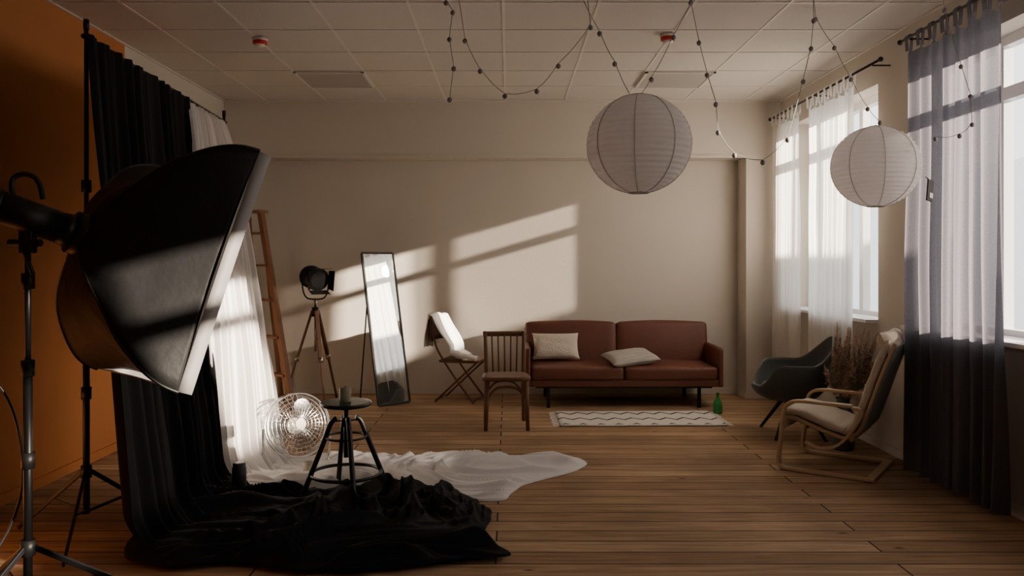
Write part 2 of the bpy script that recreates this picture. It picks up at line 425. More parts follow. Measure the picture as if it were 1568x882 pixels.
# ------------------------------------------------------------------ backdrop stand with cloths
group('backdrop_stand')
A = Vector((-2.10, 4.0, 0)); B = Vector((-2.32, 6.56, 0))
rod('crossbar', (-2.10, 3.97, 2.49), (-2.32, 6.6, 2.52), .012, M_BLACK)
for P, zt in ((A, 2.53), (B, 2.56)):
    rod('pole_lower', (P.x, P.y, .12), (P.x, P.y, 1.2), .016, M_BLACK)
    rod('pole_upper', (P.x, P.y, 1.2), (P.x, P.y, zt), .011, M_BLACK)
    for z in (.72, 1.2, 1.75): rod('collar', (P.x, P.y, z-.03), (P.x, P.y, z+.03), .024, M_BLKPL)
    rod('finial', (P.x, P.y, zt), (P.x, P.y, zt+.05), .014, M_BLKPL)
    rod('hub', (P.x, P.y, .30), (P.x, P.y, .36), .026, M_BLKPL)
    for k in range(3):
        a = math.radians(-75+120*k); e = Vector((math.cos(a), math.sin(a), 0))
        f = P+e*.42
        bar('leg', (P.x+e.x*.02, P.y+e.y*.02, .33), (f.x, f.y, .012), .012, .022, M_BLACK)
        bar('strut', (P.x, P.y, .13), (P.x+e.x*.22, P.y+e.y*.22, .18), .01, .014, M_BLACK)
def drape(name, t0, t1, b0, b1, pw, nf, amp, m, seed, zb=.03):
    t0, t1, b0, b1 = map(Vector, (t0, t1, b0, b1))
    def f(u, v):
        s = v**pw
        p = t0.lerp(t1, u).lerp(b0.lerp(b1, u), s)
        z = (t0.z+(t1.z-t0.z)*u)*(1-v)+zb*v
        d = (t1-t0).lerp(b1-b0, s); d.z = 0; d.normalize(); q = Vector((d.y, -d.x, 0))
        w = u+.5/nf*noise.noise(Vector((u*nf*.6, seed, v*.8)))
        a = amp*(.35+.8*v)
        off = a*math.sin(2*math.pi*nf*w)+.4*a*math.sin(2*math.pi*nf*2.3*w+2*v)+.02*v*noise.noise(Vector((u*3, v*4, seed)))
        off += .10*max(0, (v-.93)/.07)**2
        return (p.x+q.x*off, p.y+q.y*off, z)
    return surf(name, f, 240, 90, m)
def pool(name, poly, c, m, seed, amp, base=.004, ani=0., fr=1.0, edge=9):
    """cloth lying in soft rounded folds on the floor"""
    n = len(poly); NU = 360; NV = 120
    def cat(t):
        k = t*n; i = int(k) % n; f = k-int(k)
        p = [Vector(poly[(i+j-1) % n]) for j in range(4)]
        return .5*((2*p[1])+(-p[0]+p[2])*f+(2*p[0]-5*p[1]+4*p[2]-p[3])*f*f+(-p[0]+3*p[1]-3*p[2]+p[3])*f**3)
    cv = Vector(c)
    G = lambda x, s: math.exp(-(x/s)**2)
    def f(u, v):
        e = cat(u % 1.0)
        ang = math.atan2(e.y-cv.y, e.x-cv.x)
        e = e+(e-cv).normalized()*(.035*noise.noise(Vector((math.cos(ang)*6, math.sin(ang)*6, seed))))
        p = cv.lerp(e, v)
        wp = noise.noise_vector(Vector((p.x*.9, p.y*.9, seed+4)))
        an = ani+.9*wp.x
        ca, sa = math.cos(an), math.sin(an)
        a = ca*p.x+sa*p.y; b = -sa*p.x+ca*p.y
        n1 = noise.noise(Vector((a*1.0*fr+wp.y, b*3.0*fr, seed)))
        n2 = noise.noise(Vector((a*1.9*fr, b*6.0*fr+wp.z, seed+11)))
        n3 = noise.noise(Vector((b*2.4*fr, a*4.5*fr, seed+21)))
        h = amp*(.60*G(n1, .20)+.30*G(n2, .17)+.16*G(n3, .16))*(.75+.8*noise.noise(Vector((p.x*1.7, p.y*1.7, seed+8))))
        ed = min(1, (1-v)*edge)
        ed = ed*ed*(3-2*ed)
        ed = .12+.88*ed if v < 1 else 0
        return (p.x, p.y, base+max(0, h)*ed+(.008 if v < 1 else 0))
    return surf(name, f, NU, NV, m, closed_u=True)
group('white_backdrop_cloth')
drape('hanging', (-2.245, 5.60, 2.505), (-2.315, 6.50, 2.515), (-1.78, 4.85, 0), (-1.54, 5.38, 0), .66, 9, .05, M_BACKW, 3)
pool('pooled', [(-1.78, 4.86), (-1.76, 5.2), (-1.6, 5.46), (-1.37, 5.62), (-1.01, 5.70), (-.59, 5.64), (-.18, 5.72), (.1, 5.58), (.38, 5.64), (.55, 5.46), (.36, 5.18), (.10, 4.93), (-.03, 4.64), (-.2, 4.62), (-.39, 4.74), (-.83, 4.74), (-1.26, 4.72), (-1.65, 4.72)],
     (-.6, 5.15), M_BACKW, 2, .085, ani=-.35, fr=1.25)
group('black_backdrop_cloth')
drape('hanging', (-2.075, 3.96, 2.50), (-2.235, 5.66, 2.515), (-1.72, 3.66, 0), (-1.72, 4.92, 0), 1.1, 10, .045, M_BACKB, 8)
pool('pooled', [(-1.80, 3.75), (-1.53, 3.55), (-1.26, 3.60), (-.88, 3.5), (-.51, 3.53), (-.26, 3.62), (-.0, 3.70), (-.13, 3.90), (-.09, 4.23), (-.156, 4.46), (-.28, 4.70), (-.45, 4.80), (-.66, 4.76), (-.85, 4.70), (-1.25, 4.72), (-1.6, 4.74), (-1.80, 4.90), (-1.84, 4.3)],
     (-.85, 4.15), M_BACKB, 5, .125, base=.025, ani=.5, fr=1.1)

# ------------------------------------------------------------------ softbox on stand
group('studio_softbox')
Bc = Vector((-1.229, 2.99, .89)); Uv = Vector((-.698, .716, 0)).normalized(); Vv = Vector((.236, .232, .945)).normalized()
Nn = Uv.cross(Vv).normalized(); Vv = Nn.cross(Uv).normalized()
if Vv.z < 0: Vv = -Vv
if Nn.x < 0: Nn = -Nn
W2, H2, D = .45, .49, .39
Mc = Bc+Uv*W2+Vv*H2
def sbx(u, v):
    k = u*4; i = int(k) % 4; f = k-int(k)
    C = [(-1, -1), (1, -1), (1, 1), (-1, 1)]
    a = C[i]; b = C[(i+1) % 4]
    s = (a[0]+(b[0]-a[0])*f, a[1]+(b[1]-a[1])*f)
    t = v
    rho = .13+.87*(math.sin(math.pi*t/2)**.95)
    ax = D*(.35*t+.65*(1-math.cos(math.pi*t/2)))
    pinch = 1-.16*math.sin(math.pi*f)*math.sin(math.pi*min(1, t*.9))-.02*math.sin(math.pi*f)
    rr = rho*pinch
    L = math.hypot(*s); rnd = (1-t)**2
    sx = s[0]*(1-rnd)+s[0]/L*rnd; sy = s[1]*(1-rnd)+s[1]/L*rnd
    wr = .018*noise.noise(Vector((u*14, v*4, 2)))*math.sin(math.pi*v)
    return Mc-Nn*(D-ax)+Uv*(sx*W2*rr)+Vv*(sy*H2*rr)+Nn*wr
surf('shell', sbx, 96, 30, M_SOFTB, closed_u=True, thick=.004)
def lip(u, v):
    k = u*4; i = int(k) % 4; f = k-int(k)
    C = [(-1, -1), (1, -1), (1, 1), (-1, 1)]; a = C[i]; b = C[(i+1) % 4]
    sx = a[0]+(b[0]-a[0])*f; sy = a[1]+(b[1]-a[1])*f
    q = 1-.02*math.sin(math.pi*f)
    return Mc+Uv*sx*W2*q+Vv*sy*H2*q+Nn*(.055*v)
surf('lip', lip, 64, 2, M_LIP, closed_u=True, thick=.004)
V = [Mc+Uv*a*W2*.98+Vv*b*H2*.98+Nn*.01 for a, b in ((-1, -1), (1, -1), (1, 1), (-1, 1))]
meshobj('diffuser', V, [(0, 1, 2, 3)], M_DIFF, smooth=False)
for a, b in ((-1, -1), (1, -1), (1, 1), (-1, 1)):
    pts = []
    for j in range(13):
        t = j/12; k = {(-1, -1): 0, (1, -1): .25, (1, 1): .5, (-1, 1): .75}[(a, b)]
        pts.append(sbx(k, t)+(Uv*a*.003+Vv*b*.003))
    tube('rib_seam', pts, .006, M_BLKPL)
R0 = Mc-Nn*D
rod('speed_ring', R0-Nn*.03, R0+Nn*.03, .085, M_BLKPL, seg=32)
rod('strobe_neck', R0-Nn*.03, R0-Nn*.08, .07, M_BLKPL, .06, seg=32)
rod('strobe_body', R0-Nn*.08, R0-Nn*.30, .062, M_BLKPL, seg=32)
rod('strobe_back', R0-Nn*.30, R0-Nn*.32, .066, M_BLKPL, .055, seg=32)
hp = R0-Nn*.24
tube('handle', [hp+Vector((0, 0, .05)), hp+Vector((-.02, 0, .12)), hp+Vector((.03, .02, .15)), hp+Vector((.08, .04, .12)), hp+Vector((.08, .05, .05))], .010, M_BLKPL)
sp = R0-Nn*.19
px, py = sp.x, sp.y
box('swivel', (px, py, sp.z-.09), (.05, .05, .10), M_BLKPL, bevel=.008)
rod('swivel_knob', (px-.07, py, sp.z-.10), (px+.06, py-.02, sp.z-.10), .014, M_BLKPL)
rod('tilt_lever', (px, py-.03, sp.z-.12), (px+.05, py-.05, sp.z-.22), .008, M_BLKPL)
rod('pole_upper', (px, py, .95), (px, py, sp.z-.10), .011, M_BLACK)
rod('pole_lower', (px, py, .10), (px, py, .95), .016, M_BLACK)
for z in (.62, .97, 1.3): rod('collar', (px, py, z-.03), (px, py, z+.03), .024, M_BLKPL)
rod('hub', (px, py, .26), (px, py, .32), .026, M_BLKPL)
for k in range(3):
    a = math.radians(20+120*k); e = Vector((math.cos(a), math.sin(a), 0))
    bar('leg', (px+e.x*.02, py+e.y*.02, .29), (px+e.x*.5, py+e.y*.5, .012), .012, .022, M_BLACK)
    bar('strut', (px, py, .11), (px+e.x*.26, py+e.y*.26, .155), .01, .014, M_BLACK)
q = R0-Nn*.32
tube('power_cable', [q, q+Vector((-.12, -.03, -.15)), q+Vector((-.12, .05, -.55)), (px-.05, py+.05, .8), (px-.03, py+.02, .3), (px-.3, py-.2, .01)], .005, M_BLKPL)

# ------------------------------------------------------------------ stepladder
group('wooden_stepladder')
r0, r1 = Vector((-2.42, 7.86, 1.86)), Vector((-2.02, 7.50, .01))
l0, l1 = Vector((-2.58, 7.96, 1.86)), Vector((-2.40, 7.78, .01))
bar('front_rail_a', r1, r0, .045, .07, M_WOODM); bar('front_rail_b', l1, l0, .035, .07, M_WOODM)
b1, b2 = Vector((-2.33, 8.25, .01)), Vector((-2.77, 8.25, .01))
bar('rear_rail_a', b1, r0+Vector((0, .06, -.05)), .025, .05, M_WOODM); bar('rear_rail_b', b2, l0+Vector((0, .06, -.05)), .025, .05, M_WOODM)
for t in (.16, .35, .54, .72, .89):
    bar('tread', l1.lerp(l0, t), r1.lerp(r0, t), .09, .022, M_WOODM)
bar('top_cap', l0+Vector((-.03, 0, .01)), r0+Vector((.03, 0, .01)), .13, .025, M_WOODM)

# ------------------------------------------------------------------ tripod spotlight
group('tripod_spotlight', (-1.89, 7.88, 0))
rod('hub', (0, 0, .84), (0, 0, .93), .035, M_BLACK)
rod('stem', (0, 0, .93), (0, 0, 1.02), .014, M_BRASS)
for a in (200, 300, 60):
    e = Vector((math.cos(math.radians(a)), math.sin(math.radians(a)), 0))
    bar('leg_upper', e*.03+Vector((0, 0, .90)), e*.18+Vector((0, 0, .42)), .04, .022, M_WOODD)
    bar('leg_lower', e*.17+Vector((0, 0, .46)), e*.30+Vector((0, 0, .02)), .022, .016, M_WOODD)
    rod('clamp', e*.165+Vector((0, 0, .45)), e*.185+Vector((0, 0, .41)), .024, M_BRASS)
    rod('foot', e*.295+Vector((0, 0, .03)), e*.305, .012, M_BLACK)
rod('center_column', (0, 0, .84), (0, 0, .5), .012, M_BRASS)
tube('yoke', [(-.13, 0, 1.20), (-.13, 0, 1.03), (0, 0, 1.0), (.13, 0, 1.03), (.13, 0, 1.20)], .008, M_BLACK)
hd = Vector((.62, -.76, -.16)).normalized(); hc = Vector((-.02, 0, 1.22))
rod('housing', hc-hd*.10, hc+hd*.09, .105, M_BLACK, seg=32)
rod('housing_rear', hc-hd*.15, hc-hd*.10, .06, M_BLACK, .105, seg=32)
rod('bezel', hc+hd*.09, hc+hd*.11, .112, M_BLACK, seg=32)
rod('lens', hc+hd*.10, hc+hd*.115, .08, M_BLKPL, seg=32)
_, u_, v_ = frame_of(hd)
for s, w in ((u_, v_), (-u_, v_), (v_, u_), (-v_, u_)):
    c0 = hc+hd*.11+s*.105; c1 = c0+hd*.085+s*.02
    meshobj('barn_door', [c0-w*.09, c0+w*.09, c1+w*.10, c1-w*.10], [(0, 1, 2, 3)], M_BLACK, False).modifiers.new('s', 'SOLIDIFY').thickness = .003
for k in (-.06, 0, .05): ring('cooling_fin', hc+hd*k, hd, .108, .005, M_BLACK, 32)

# ------------------------------------------------------------------ standing mirror
group('standing_mirror')
P0 = Vector((-1.227, 7.62, .012)); U = Vector((.77, .64, 0)).normalized(); Vm = Vector((-.19, .155, 1.45)); w = .345
P1 = P0+U*w; P2 = P1+Vm; P3 = P0+Vm; Nm = U.cross(Vm).normalized()
for a, b in ((P0, P1), (P1, P2), (P2, P3), (P3, P0)): bar('frame', a, b, .022, .022, M_BLACK, up=Nm)
V = [P0+Nm*.006, P1+Nm*.006, P2+Nm*.006, P3+Nm*.006]
meshobj('glass', V, [(0, 1, 2, 3)], M_MIRROR, False)
meshobj('backing', [p-Nm*.012 for p in V], [(0, 1, 2, 3)], M_BLACK, False)
ft = P0+U*w*.5+Vm*.72-Nm*.01
for s in (-.17, .17):
    base = P0+U*(w*.5+s)-Vector((Nm.x, Nm.y, 0)).normalized()*.36; base.z = .01
    rod('rear_leg', ft+U*s*.9, base, .007, M_BLACK)

# ------------------------------------------------------------------ folding chair with shirt
group('folding_chair', (-.46, 7.95, 0), math.radians(-14))
for s in (-.19, .19):
    tube('back_leg', [(-.26, s, .82), (-.24, s, .70), (-.18, s, .46), (.18, s, .012)], .010, M_WOODD)
    tube('front_leg', [(.20, s*.88, .40), (.0, s*.88, .22), (-.22, s*.88, .012)], .010, M_WOODD)
rod('back_foot_bar', (.17, -.19, .03), (.17, .19, .03), .009, M_WOODD); rod('front_foot_bar', (-.21, -.17, .03), (-.21, .17, .03), .009, M_WOODD)
softslab('seat', (.02, 0, .41), (.40, .36, .03), M_WOODD, r=.012, bulge=.004)
def bk(u, v): return (-.27+.05*(1-(2*u-1)**2)*-1+.03*(1-v), -.19+.38*u, .60+.22*v)
surf('backrest', bk, 12, 4, M_WOODD, thick=.018)
group('white_shirt', (-.46, 7.95, 0), math.radians(-14))
def sh(u, v):
    t = v
    y = -.21+.42*u+.02*math.sin(v*9+u*5)
    if t < .6:
        k = t/.6; x = -.02-.23*k+.02*math.sin(8*u); z = .46+.40*k**1.1
        if k < .25: x += .10*(.25-k)*2; z = .445+k*.15
    else:
        k = (t-.6)/.4; x = -.275-.05*math.sin(k*3.14*.6); z = .86-.32*k
    fold = .022*noise.noise(Vector((u*7, v*2.5, 3)))+.012*math.sin(u*19+v*3)
    return (x+fold, y, z+.02*noise.noise(Vector((u*4, v*4, 7))))
surf('draped_body', sh, 50, 50, M_SHIRT, thick=.006)
def sl(u, v):
    a = 2*math.pi*u
    c = Vector((-.05+.26*v, -.17-.02*v, .50-.055*v)); r = .05-.012*v
    return (c.x+.3*r*math.sin(a), c.y+r*math.cos(a), c.z+r*.55*math.sin(a)+.01*noise.noise(Vector((u*4, v*7, 1))))
surf('sleeve', sl, 24, 20, M_SHIRT, closed_u=True)

# ------------------------------------------------------------------ wooden spindle chair
group('wooden_dining_chair', (-.02, 6.72, 0), math.radians(3))
def seat(u, v):
    a = 2*math.pi*u; c, s = math.cos(a), math.sin(a); e = .45
    x = .195*math.copysign(abs(c)**e, c); y = .195*math.copysign(abs(s)**e, s)
    x *= 1-.08*(y/.195)
    prof = [(0, .428), (.6, .428), (.93, .434), (1, .428), (1.0, .402), (.9, .398), (0, .398)]
    k = prof[int(round(v*6))]
    return (x*k[0], y*k[0], k[1])
surf('seat', seat, 48, 6, M_WOODD, closed_u=True)
for s in (-1, 1):
    tube('rear_leg_post', [(s*.165, .22, .012), (s*.16, .19, .25), (s*.158, .175, .43), (s*.162, .20, .62), (s*.168, .235, .775)], .016, M_WOODD)
    rod('front_leg', (s*.158, -.15, .40), (s*.172, -.18, 0), .021, M_WOODD, .016)
    rod('rear_foot', (s*.165, .22, .02), (s*.166, .222, 0), .015, M_WOODD)
    tube('side_brace', [(s*.165, -.165, .22), (s*.155, -.10, .34), (s*.15, 0, .37), (s*.155, .10, .34), (s*.16, .185, .22)], .009, M_WOODD)
tube('front_brace', [(-.165, -.165, .22), (-.13, -.15, .33), (0, -.15, .36), (.13, -.15, .33), (.165, -.165, .22)], .011, M_WOODD)
tube('rear_brace', [(-.16, .19, .22), (-.12, .18, .33), (0, .18, .36), (.12, .18, .33), (.16, .19, .22)], .009, M_WOODD)
for i in range(5):
    x = -.105+.0525*i
    rod('spindle', (x*.95, .17, .42), (x*1.05, .228, .745), .007, M_WOODD)
def tr(u, v):
    a = 2*math.pi*v; x = -.185+.37*u; y = .235-.02*(1-(2*u-1)**2)*-1
    return (x, y+.012*math.cos(a), .752+.022*math.sin(a))
surf('top_rail', tr, 24, 14, M_WOODD)

# ------------------------------------------------------------------ sofa
SX0, SX1 = .16, 2.02; SC = (SX0+SX1)/2; SW = SX1-SX0
group('leather_sofa', (SC, 7.9, 0))
softslab('base_frame', (0, .0, .235), (SW-.02, .76, .07), M_LEATHER, r=.015, bulge=0)
for s in (-1, 1):
    softslab('arm', (s*(SW/2-.025), .0, .385), (.05, .78, .37), M_LEATHER, r=.02, bulge=.004)
    softslab('seat_cushion', (s*(SW/4-.026), -.04, .325), (SW/2-.060, .70, .13), M_LEATHER, r=.028, bulge=.016)
    softslab('back_cushion', (s*(SW/4-.006), .25, .555), (SW/2-.018, .16, .42), M_LEATHER, rot=(math.radians(-9), 0, 0), r=.032, bulge=.022)
    rod('cushion_seam', (s*.02, -.392, .30), (s*(SW/2-.06), -.392, .30), .003, M_LEATHER)
softslab('back_panel', (0, .36, .46), (SW-.01, .05, .50), M_LEATHER, r=.02, bulge=0)
for s in (-1, 1):
    for yy in (-.33, .31):
        xx = s*(SW/2-.22)
        box('leg', (xx, yy, .10), (.035, .012, .20), M_BLACK, bevel=.002)
        box('leg_bracket', (xx-s*.05, yy, .194), (.12, .03, .012), M_BLACK)
box('rail', (0, -.33, .194), (SW-.2, .03, .012), M_BLACK)
group('knit_cushion', (.47, 7.92, .545), 0)
pillow('body', (0, 0, 0), .46, .27, .13, M_KNIT, rot=(math.radians(68), math.radians(0), math.radians(3)))
for s in (-1, 1):
    ball('corner_tuft', (s*.22, -.04, -.11), .012, M_KNIT)
group('striped_cushion', (1.17, 7.70, .462), math.radians(16))
pillow('body', (0, 0, 0), .48, .34, .11, M_STRIPE, rot=(math.radians(10), math.radians(-5), 0))

# ------------------------------------------------------------------ rug
def rug_mat():
    m, n, out = nt('zigzag_rug')
    b = n.nodes.new('ShaderNodeBsdfPrincipled'); b.inputs['Roughness'].default_value = .95; n.links.new(b.outputs[0], out.inputs[0])
    tc = n.nodes.new('ShaderNodeTexCoord'); sp = n.nodes.new('ShaderNodeSeparateXYZ'); n.links.new(tc.outputs['Object'], sp.inputs[0])
    def M(op, a, b_=None, c=None):
        x = n.nodes.new('ShaderNodeMath'); x.operation = op
        for i, v in enumerate((a, b_, c)):
            if v is None: continue
            if isinstance(v, (int, float)): x.inputs[i].default_value = v
            else: n.links.new(v, x.inputs[i])
        return x.outputs[0]
    tri = M('PINGPONG', M('ADD', sp.outputs[0], 5.0), .075)
    ang = M('ADD', sp.outputs[1], M('MULTIPLY', tri, 1.2))
    fr = M('PINGPONG', M('ADD', ang, 5.0), .125)
    line = M('LESS_THAN', fr, .019)
    lim = M('LESS_THAN', M('ABSOLUTE', sp.outputs[1]), .28)
    fac = M('MULTIPLY', line, lim)
    mx = n.nodes.new('ShaderNodeMix'); mx.data_type = 'RGBA'; n.links.new(fac, mx.inputs['Factor'])
    mx.inputs['A'].default_value = (.66, .62, .56, 1); mx.inputs['B'].default_value = (.04, .036, .034, 1)
    n.links.new(mx.outputs['Result'], b.inputs['Base Color'])
    no = n.nodes.new('ShaderNodeTexNoise'); no.inputs['Scale'].default_value = 160
    n.links.new(tc.outputs['Object'], no.inputs['Vector'])
    bp = n.nodes.new('ShaderNodeBump'); bp.inputs['Strength'].default_value = .6; bp.inputs['Distance'].default_value = .004
    n.links.new(no.outputs[0], bp.inputs['Height']); n.links.new(bp.outputs[0], b.inputs['Normal'])
    return m
M_RUG = rug_mat()
group('zigzag_rug', (1.13, 7.02, 0), math.radians(.8))
def rg(u, v): return (-.70+1.4*u, -.32+.64*v, .010+.004*noise.noise(Vector((u*5, v*3, 0))))
surf('weave', rg, 40, 20, M_RUG, thick=.008)
V = []; F = []
for s in (-1, 1):
    for i in range(34):
        y = -.31+.62*i/33; dx = random.uniform(-.01, .01); L = random.uniform(.05, .065)
        b = len(V); x0 = s*.70; V += [(x0, y-.004, .012), (x0, y+.004, .012), (x0+s*L, y+.005+dx, .004), (x0+s*L, y-.005+dx, .004)]; F.append((b, b+1, b+2, b+3))
meshobj('fringe', V, F, M_SHIRT, False)

# ------------------------------------------------------------------ green bottle
group('green_bottle', (1.90, 7.28, 0))
lathe('glass', [(0, .002), (.038, .002), (.042, .010), (.042, .085), (.038, .105), (.020, .13), (.013, .145), (.012, .175), (.015, .178), (.015, .188), (.010, .188), (.009, .15), (.0, .148)], M_GREEN)

# ------------------------------------------------------------------ grey tub chair
group('tub_armchair', (2.27, 6.42, 0), math.atan2(.10, -1)+math.pi/2)
def sm(x, a, b):
    t = max(0, min(1, (x-a)/(b-a))); return t*t*(3-2*t)
def tub(u, v):
    th = 2*math.pi*u            # 0 = back
    d = abs((th+math.pi) % (2*math.pi)-math.pi)
    rim = .40+.175*(1-sm(d, 2.0, 2.7))+.20*(1-sm(d, .25, 1.25))
    r0 = .09; z0 = .285
    w = v
    rr = r0+(.30-r0)*math.sin(w*math.pi/2)**.75
    zz = z0+(rim-z0)*(w**1.6)
    back = (1-sm(d, .4, 1.3))*.05*w
    return (rr*math.sin(th)*1.0, (rr+back)*math.cos(th)*1.0, zz)
surf('shell', tub, 72, 22, M_GREYV, thick=.028, closed_u=True)
lathe('seat_pad', [(0, .425), (.15, .42), (.22, .405), (.24, .38), (.22, .35), (0, .345)], M_GREYV)
rod('under_plate', (0, 0, .265), (0, 0, .30), .10, M_BLACK)
for a in (35, 145, 215, 325):
    e = Vector((math.cos(math.radians(a)), math.sin(math.radians(a)), 0))
    rod('leg', e*.08+Vector((0, 0, .29)), e*.33, .018, M_BLACK, .012)

# ------------------------------------------------------------------ vase with pampas
group('pampas_vase', (2.46, 5.90, 0))
lathe('vase', [(0, .003), (.07, .003), (.08, .02), (.085, .15), (.075, .26), (.05, .32), (.045, .36), (.055, .375), (.045, .372), (.035, .33), (0, .3)], M_VASE)
rnd = random.Random(9)
V = []; F = []
for k in range(44):
    a = rnd.uniform(0, 2*math.pi); sp = rnd.uniform(.02, .20); hgt = rnd.uniform(.56, .90)
    tx = math.cos(a)*sp+.07; ty = math.sin(a)*sp
    tip = Vector((min(tx, .23), ty, hgt)); base = Vector((math.cos(a)*.02, math.sin(a)*.02, .33))
    rod('stem', base, base.lerp(tip, .7), .002, M_PAMPAS, seg=5)
    for j in range(520):
        t = .28+.72*j/520; c = base.lerp(tip, t)
        wd = .055*math.sin(math.pi*min(1, (t-.28)/.72*.84+.16))*rnd.uniform(.3, 1)
        b = rnd.uniform(0, 2*math.pi); e = Vector((math.cos(b)*wd, math.sin(b)*wd, rnd.uniform(-.02, .03)))
        n0 = len(V); s = Vector((-e.y, e.x, 0)).normalized()*.0042
        V += [c-s, c+s, c+e+s*.5, c+e-s*.5]; F.append((n0, n0+1, n0+2, n0+3))
meshobj('plumes', V, F, M_PAMPAS, False)

# ------------------------------------------------------------------ bentwood lounge chair
group('bentwood_lounge_chair', (2.20, 5.40, 0), math.atan2(.58, -.81))
def cr(P, k):
    n = len(P); i = min(int(k), n-2); f = k-i
    p0 = P[max(0, i-1)]; p1 = P[i]; p2 = P[i+1]; p3 = P[min(n-1, i+2)]
    return .5*((2*p1)+(-p0+p2)*f+(2*p0-5*p1+4*p2-p3)*f*f+(-p0+3*p1-3*p2+p3)*f**3), (p2-p1).normalized()
def strip(name, prof, y, w, t, m):
    P = [Vector((a, b)) for a, b in prof]
    N = (len(P)-1)*8
    Q = [cr(P, i/8)[0] for i in range(N)]+[P[-1]]
    V = []; F = []
    for i, c in enumerate(Q):
        d = (Q[min(i+1, len(Q)-1)]-Q[max(i-1, 0)]).normalized(); nn = Vector((-d.y, d.x))
        for a, b in ((-1, -1), (1, -1), (1, 1), (-1, 1)):
            q = c+nn*(b*t/2); V.append((q.x, y+a*w/2, q.y))
    for i in range(len(Q)-1):
        for j in range(4):
            F.append((4*i+j, 4*i+(j+1) % 4, 4*i+4+(j+1) % 4, 4*i+4+j))
    F.append((3, 2, 1, 0)); e = 4*(len(Q)-1); F.append((e, e+1, e+2, e+3))
    o = meshobj(name, V, F, m, smooth=False)
    b = o.modifiers.new('bevel', 'BEVEL'); b.width = .004; b.segments = 2; b.limit_method = 'ANGLE'
    return o
SB = [(.27, .335), (.18, .335), (.0, .275), (-.12, .25), (-.20, .30), (-.26, .45), (-.33, .66), (-.41, .87)]
for s in (-1, 1):
    strip('side_frame', [(-.30, .015), (-.1, .013), (.18, .013), (.265, .022), (.29, .07), (.275, .22), (.262, .36), (.235, .435), (.16, .462), (0, .463), (-.17, .462)], s*.285, .05, .020, M_WOODL)
    strip('rear_upright', [(-.17, .452), (-.22, .44), (-.215, .38), (-.10, .22), (.02, .17), (.12, .20)], s*.285, .045, .018, M_WOODL)
    strip('seat_rail', SB, s*.235, .035, .020, M_WOODL)
box('front_crossbar', (.255, 0, .30), (.02, .56, .05), M_WOODL, bevel=.003)
box('floor_crossbar', (-.28, 0, .018), (.05, .57, .022), M_WOODL, bevel=.003)
box('rear_crossbar', (-.16, 0, .26), (.02, .56, .05), M_WOODL, bevel=.003)
PB = [Vector(p) for p in SB]
def sling(u, v):
    c, d = cr(PB, .2+u*6.7); nn = Vector((d.y, -d.x)); q = c-nn*.012
    return (q.x, -.245+.49*v, q.y)
surf('sling_cover', sling, 60, 6, M_SLING, thick=.006)
def cush(u, v):
    c, d = cr(PB, u*(len(PB)-1)); nn = Vector((d.y, -d.x))
    if nn.y < 0 and d.y <= 0: nn = -nn
    a = 2*math.pi*v; w = math.copysign(abs(math.cos(a))**.35, math.cos(a)); h = math.copysign(abs(math.sin(a))**.6, math.sin(a))
    e = math.sqrt(max(0, 1-abs(2*u-1)**10))
    th = (.030+.006*math.sin(u*26)**2)*e
    q = c+nn*(.042+th*h)
    return (q.x, w*.245*(.9+.1*e), q.y)
surf('seat_cushion', cush, 70, 28, M_CANVAS)
pillow('head_pillow', (-.345, 0, .86), .15, .46, .11, M_CANVAS, rot=(0, math.radians(-70), 0))

# ------------------------------------------------------------------ floor fan
group('chrome_floor_fan', (-1.40, 5.33, 0))
fc = Vector((0, 0, .29)); fn = Vector((.50, -.82, .26)).normalized(); _, fu, fv = frame_of(fn)
for dz, R in ((.045, .205), (-.045, .205), (0, .212)): ring('cage_hoop', fc+fn*dz, fn, R, .005, M_CHROME, 64)
for k in range(1, 8):
    R = .205*k/8
    for s in (1, -1): ring('cage_ring', fc+fn*s*(.045+.035*math.cos(k/8*math.pi/2)), fn, R, .0013, M_CHROME, 48, 5)
for k in range(32):
    a = 2*math.pi*k/32; e = fu*math.cos(a)+fv*math.sin(a)
    for s in (1, -1):
        tube('cage_wire', [fc+fn*s*.08+e*.03, fc+fn*s*.078+e*.12, fc+fn*s*.045+e*.205, fc+fn*0+e*.208], .0012, M_CHROME, res=4, bres=1)
rod('badge', fc+fn*.075, fc+fn*.088, .035, M_BRASS, seg=32)
rod('motor', fc-fn*.15, fc-fn*.05, .055, M_BRASS, seg=32)
for k in range(3):
    def bl(u, v, k=k):
        a = 2*math.pi*k/3+(u-.5)*1.4; r = .03+.15*v*(1-.35*abs(2*u-1)**3)
        return fc+(fu*math.cos(a)+fv*math.sin(a))*r+fn*(.03*(u-.5)*2)
    surf('blade', bl, 14, 10, M_BLADE)
ax = Vector((fn.y, -fn.x, 0)).normalized()
tube('stand', [fc+ax*.225, fc+ax*.23+Vector((0, 0, -.15)), Vector((0, 0, .012))+ax*.20, Vector((0, 0, .012))+ax*.16+Vector((.10, -.16, 0)), Vector((0, 0, .012))-ax*.16+Vector((.10, -.16, 0)), Vector((0, 0, .012))-ax*.20, fc-ax*.23+Vector((0, 0, -.15)), fc-ax*.225], .010, M_CHROME)
tube('stand_rear', [Vector((0, 0, .012))+ax*.19, Vector((-.08, .15, .012))+ax*.12, Vector((-.08, .15, .012))-ax*.12, Vector((0, 0, .012))-ax*.19], .010, M_CHROME)

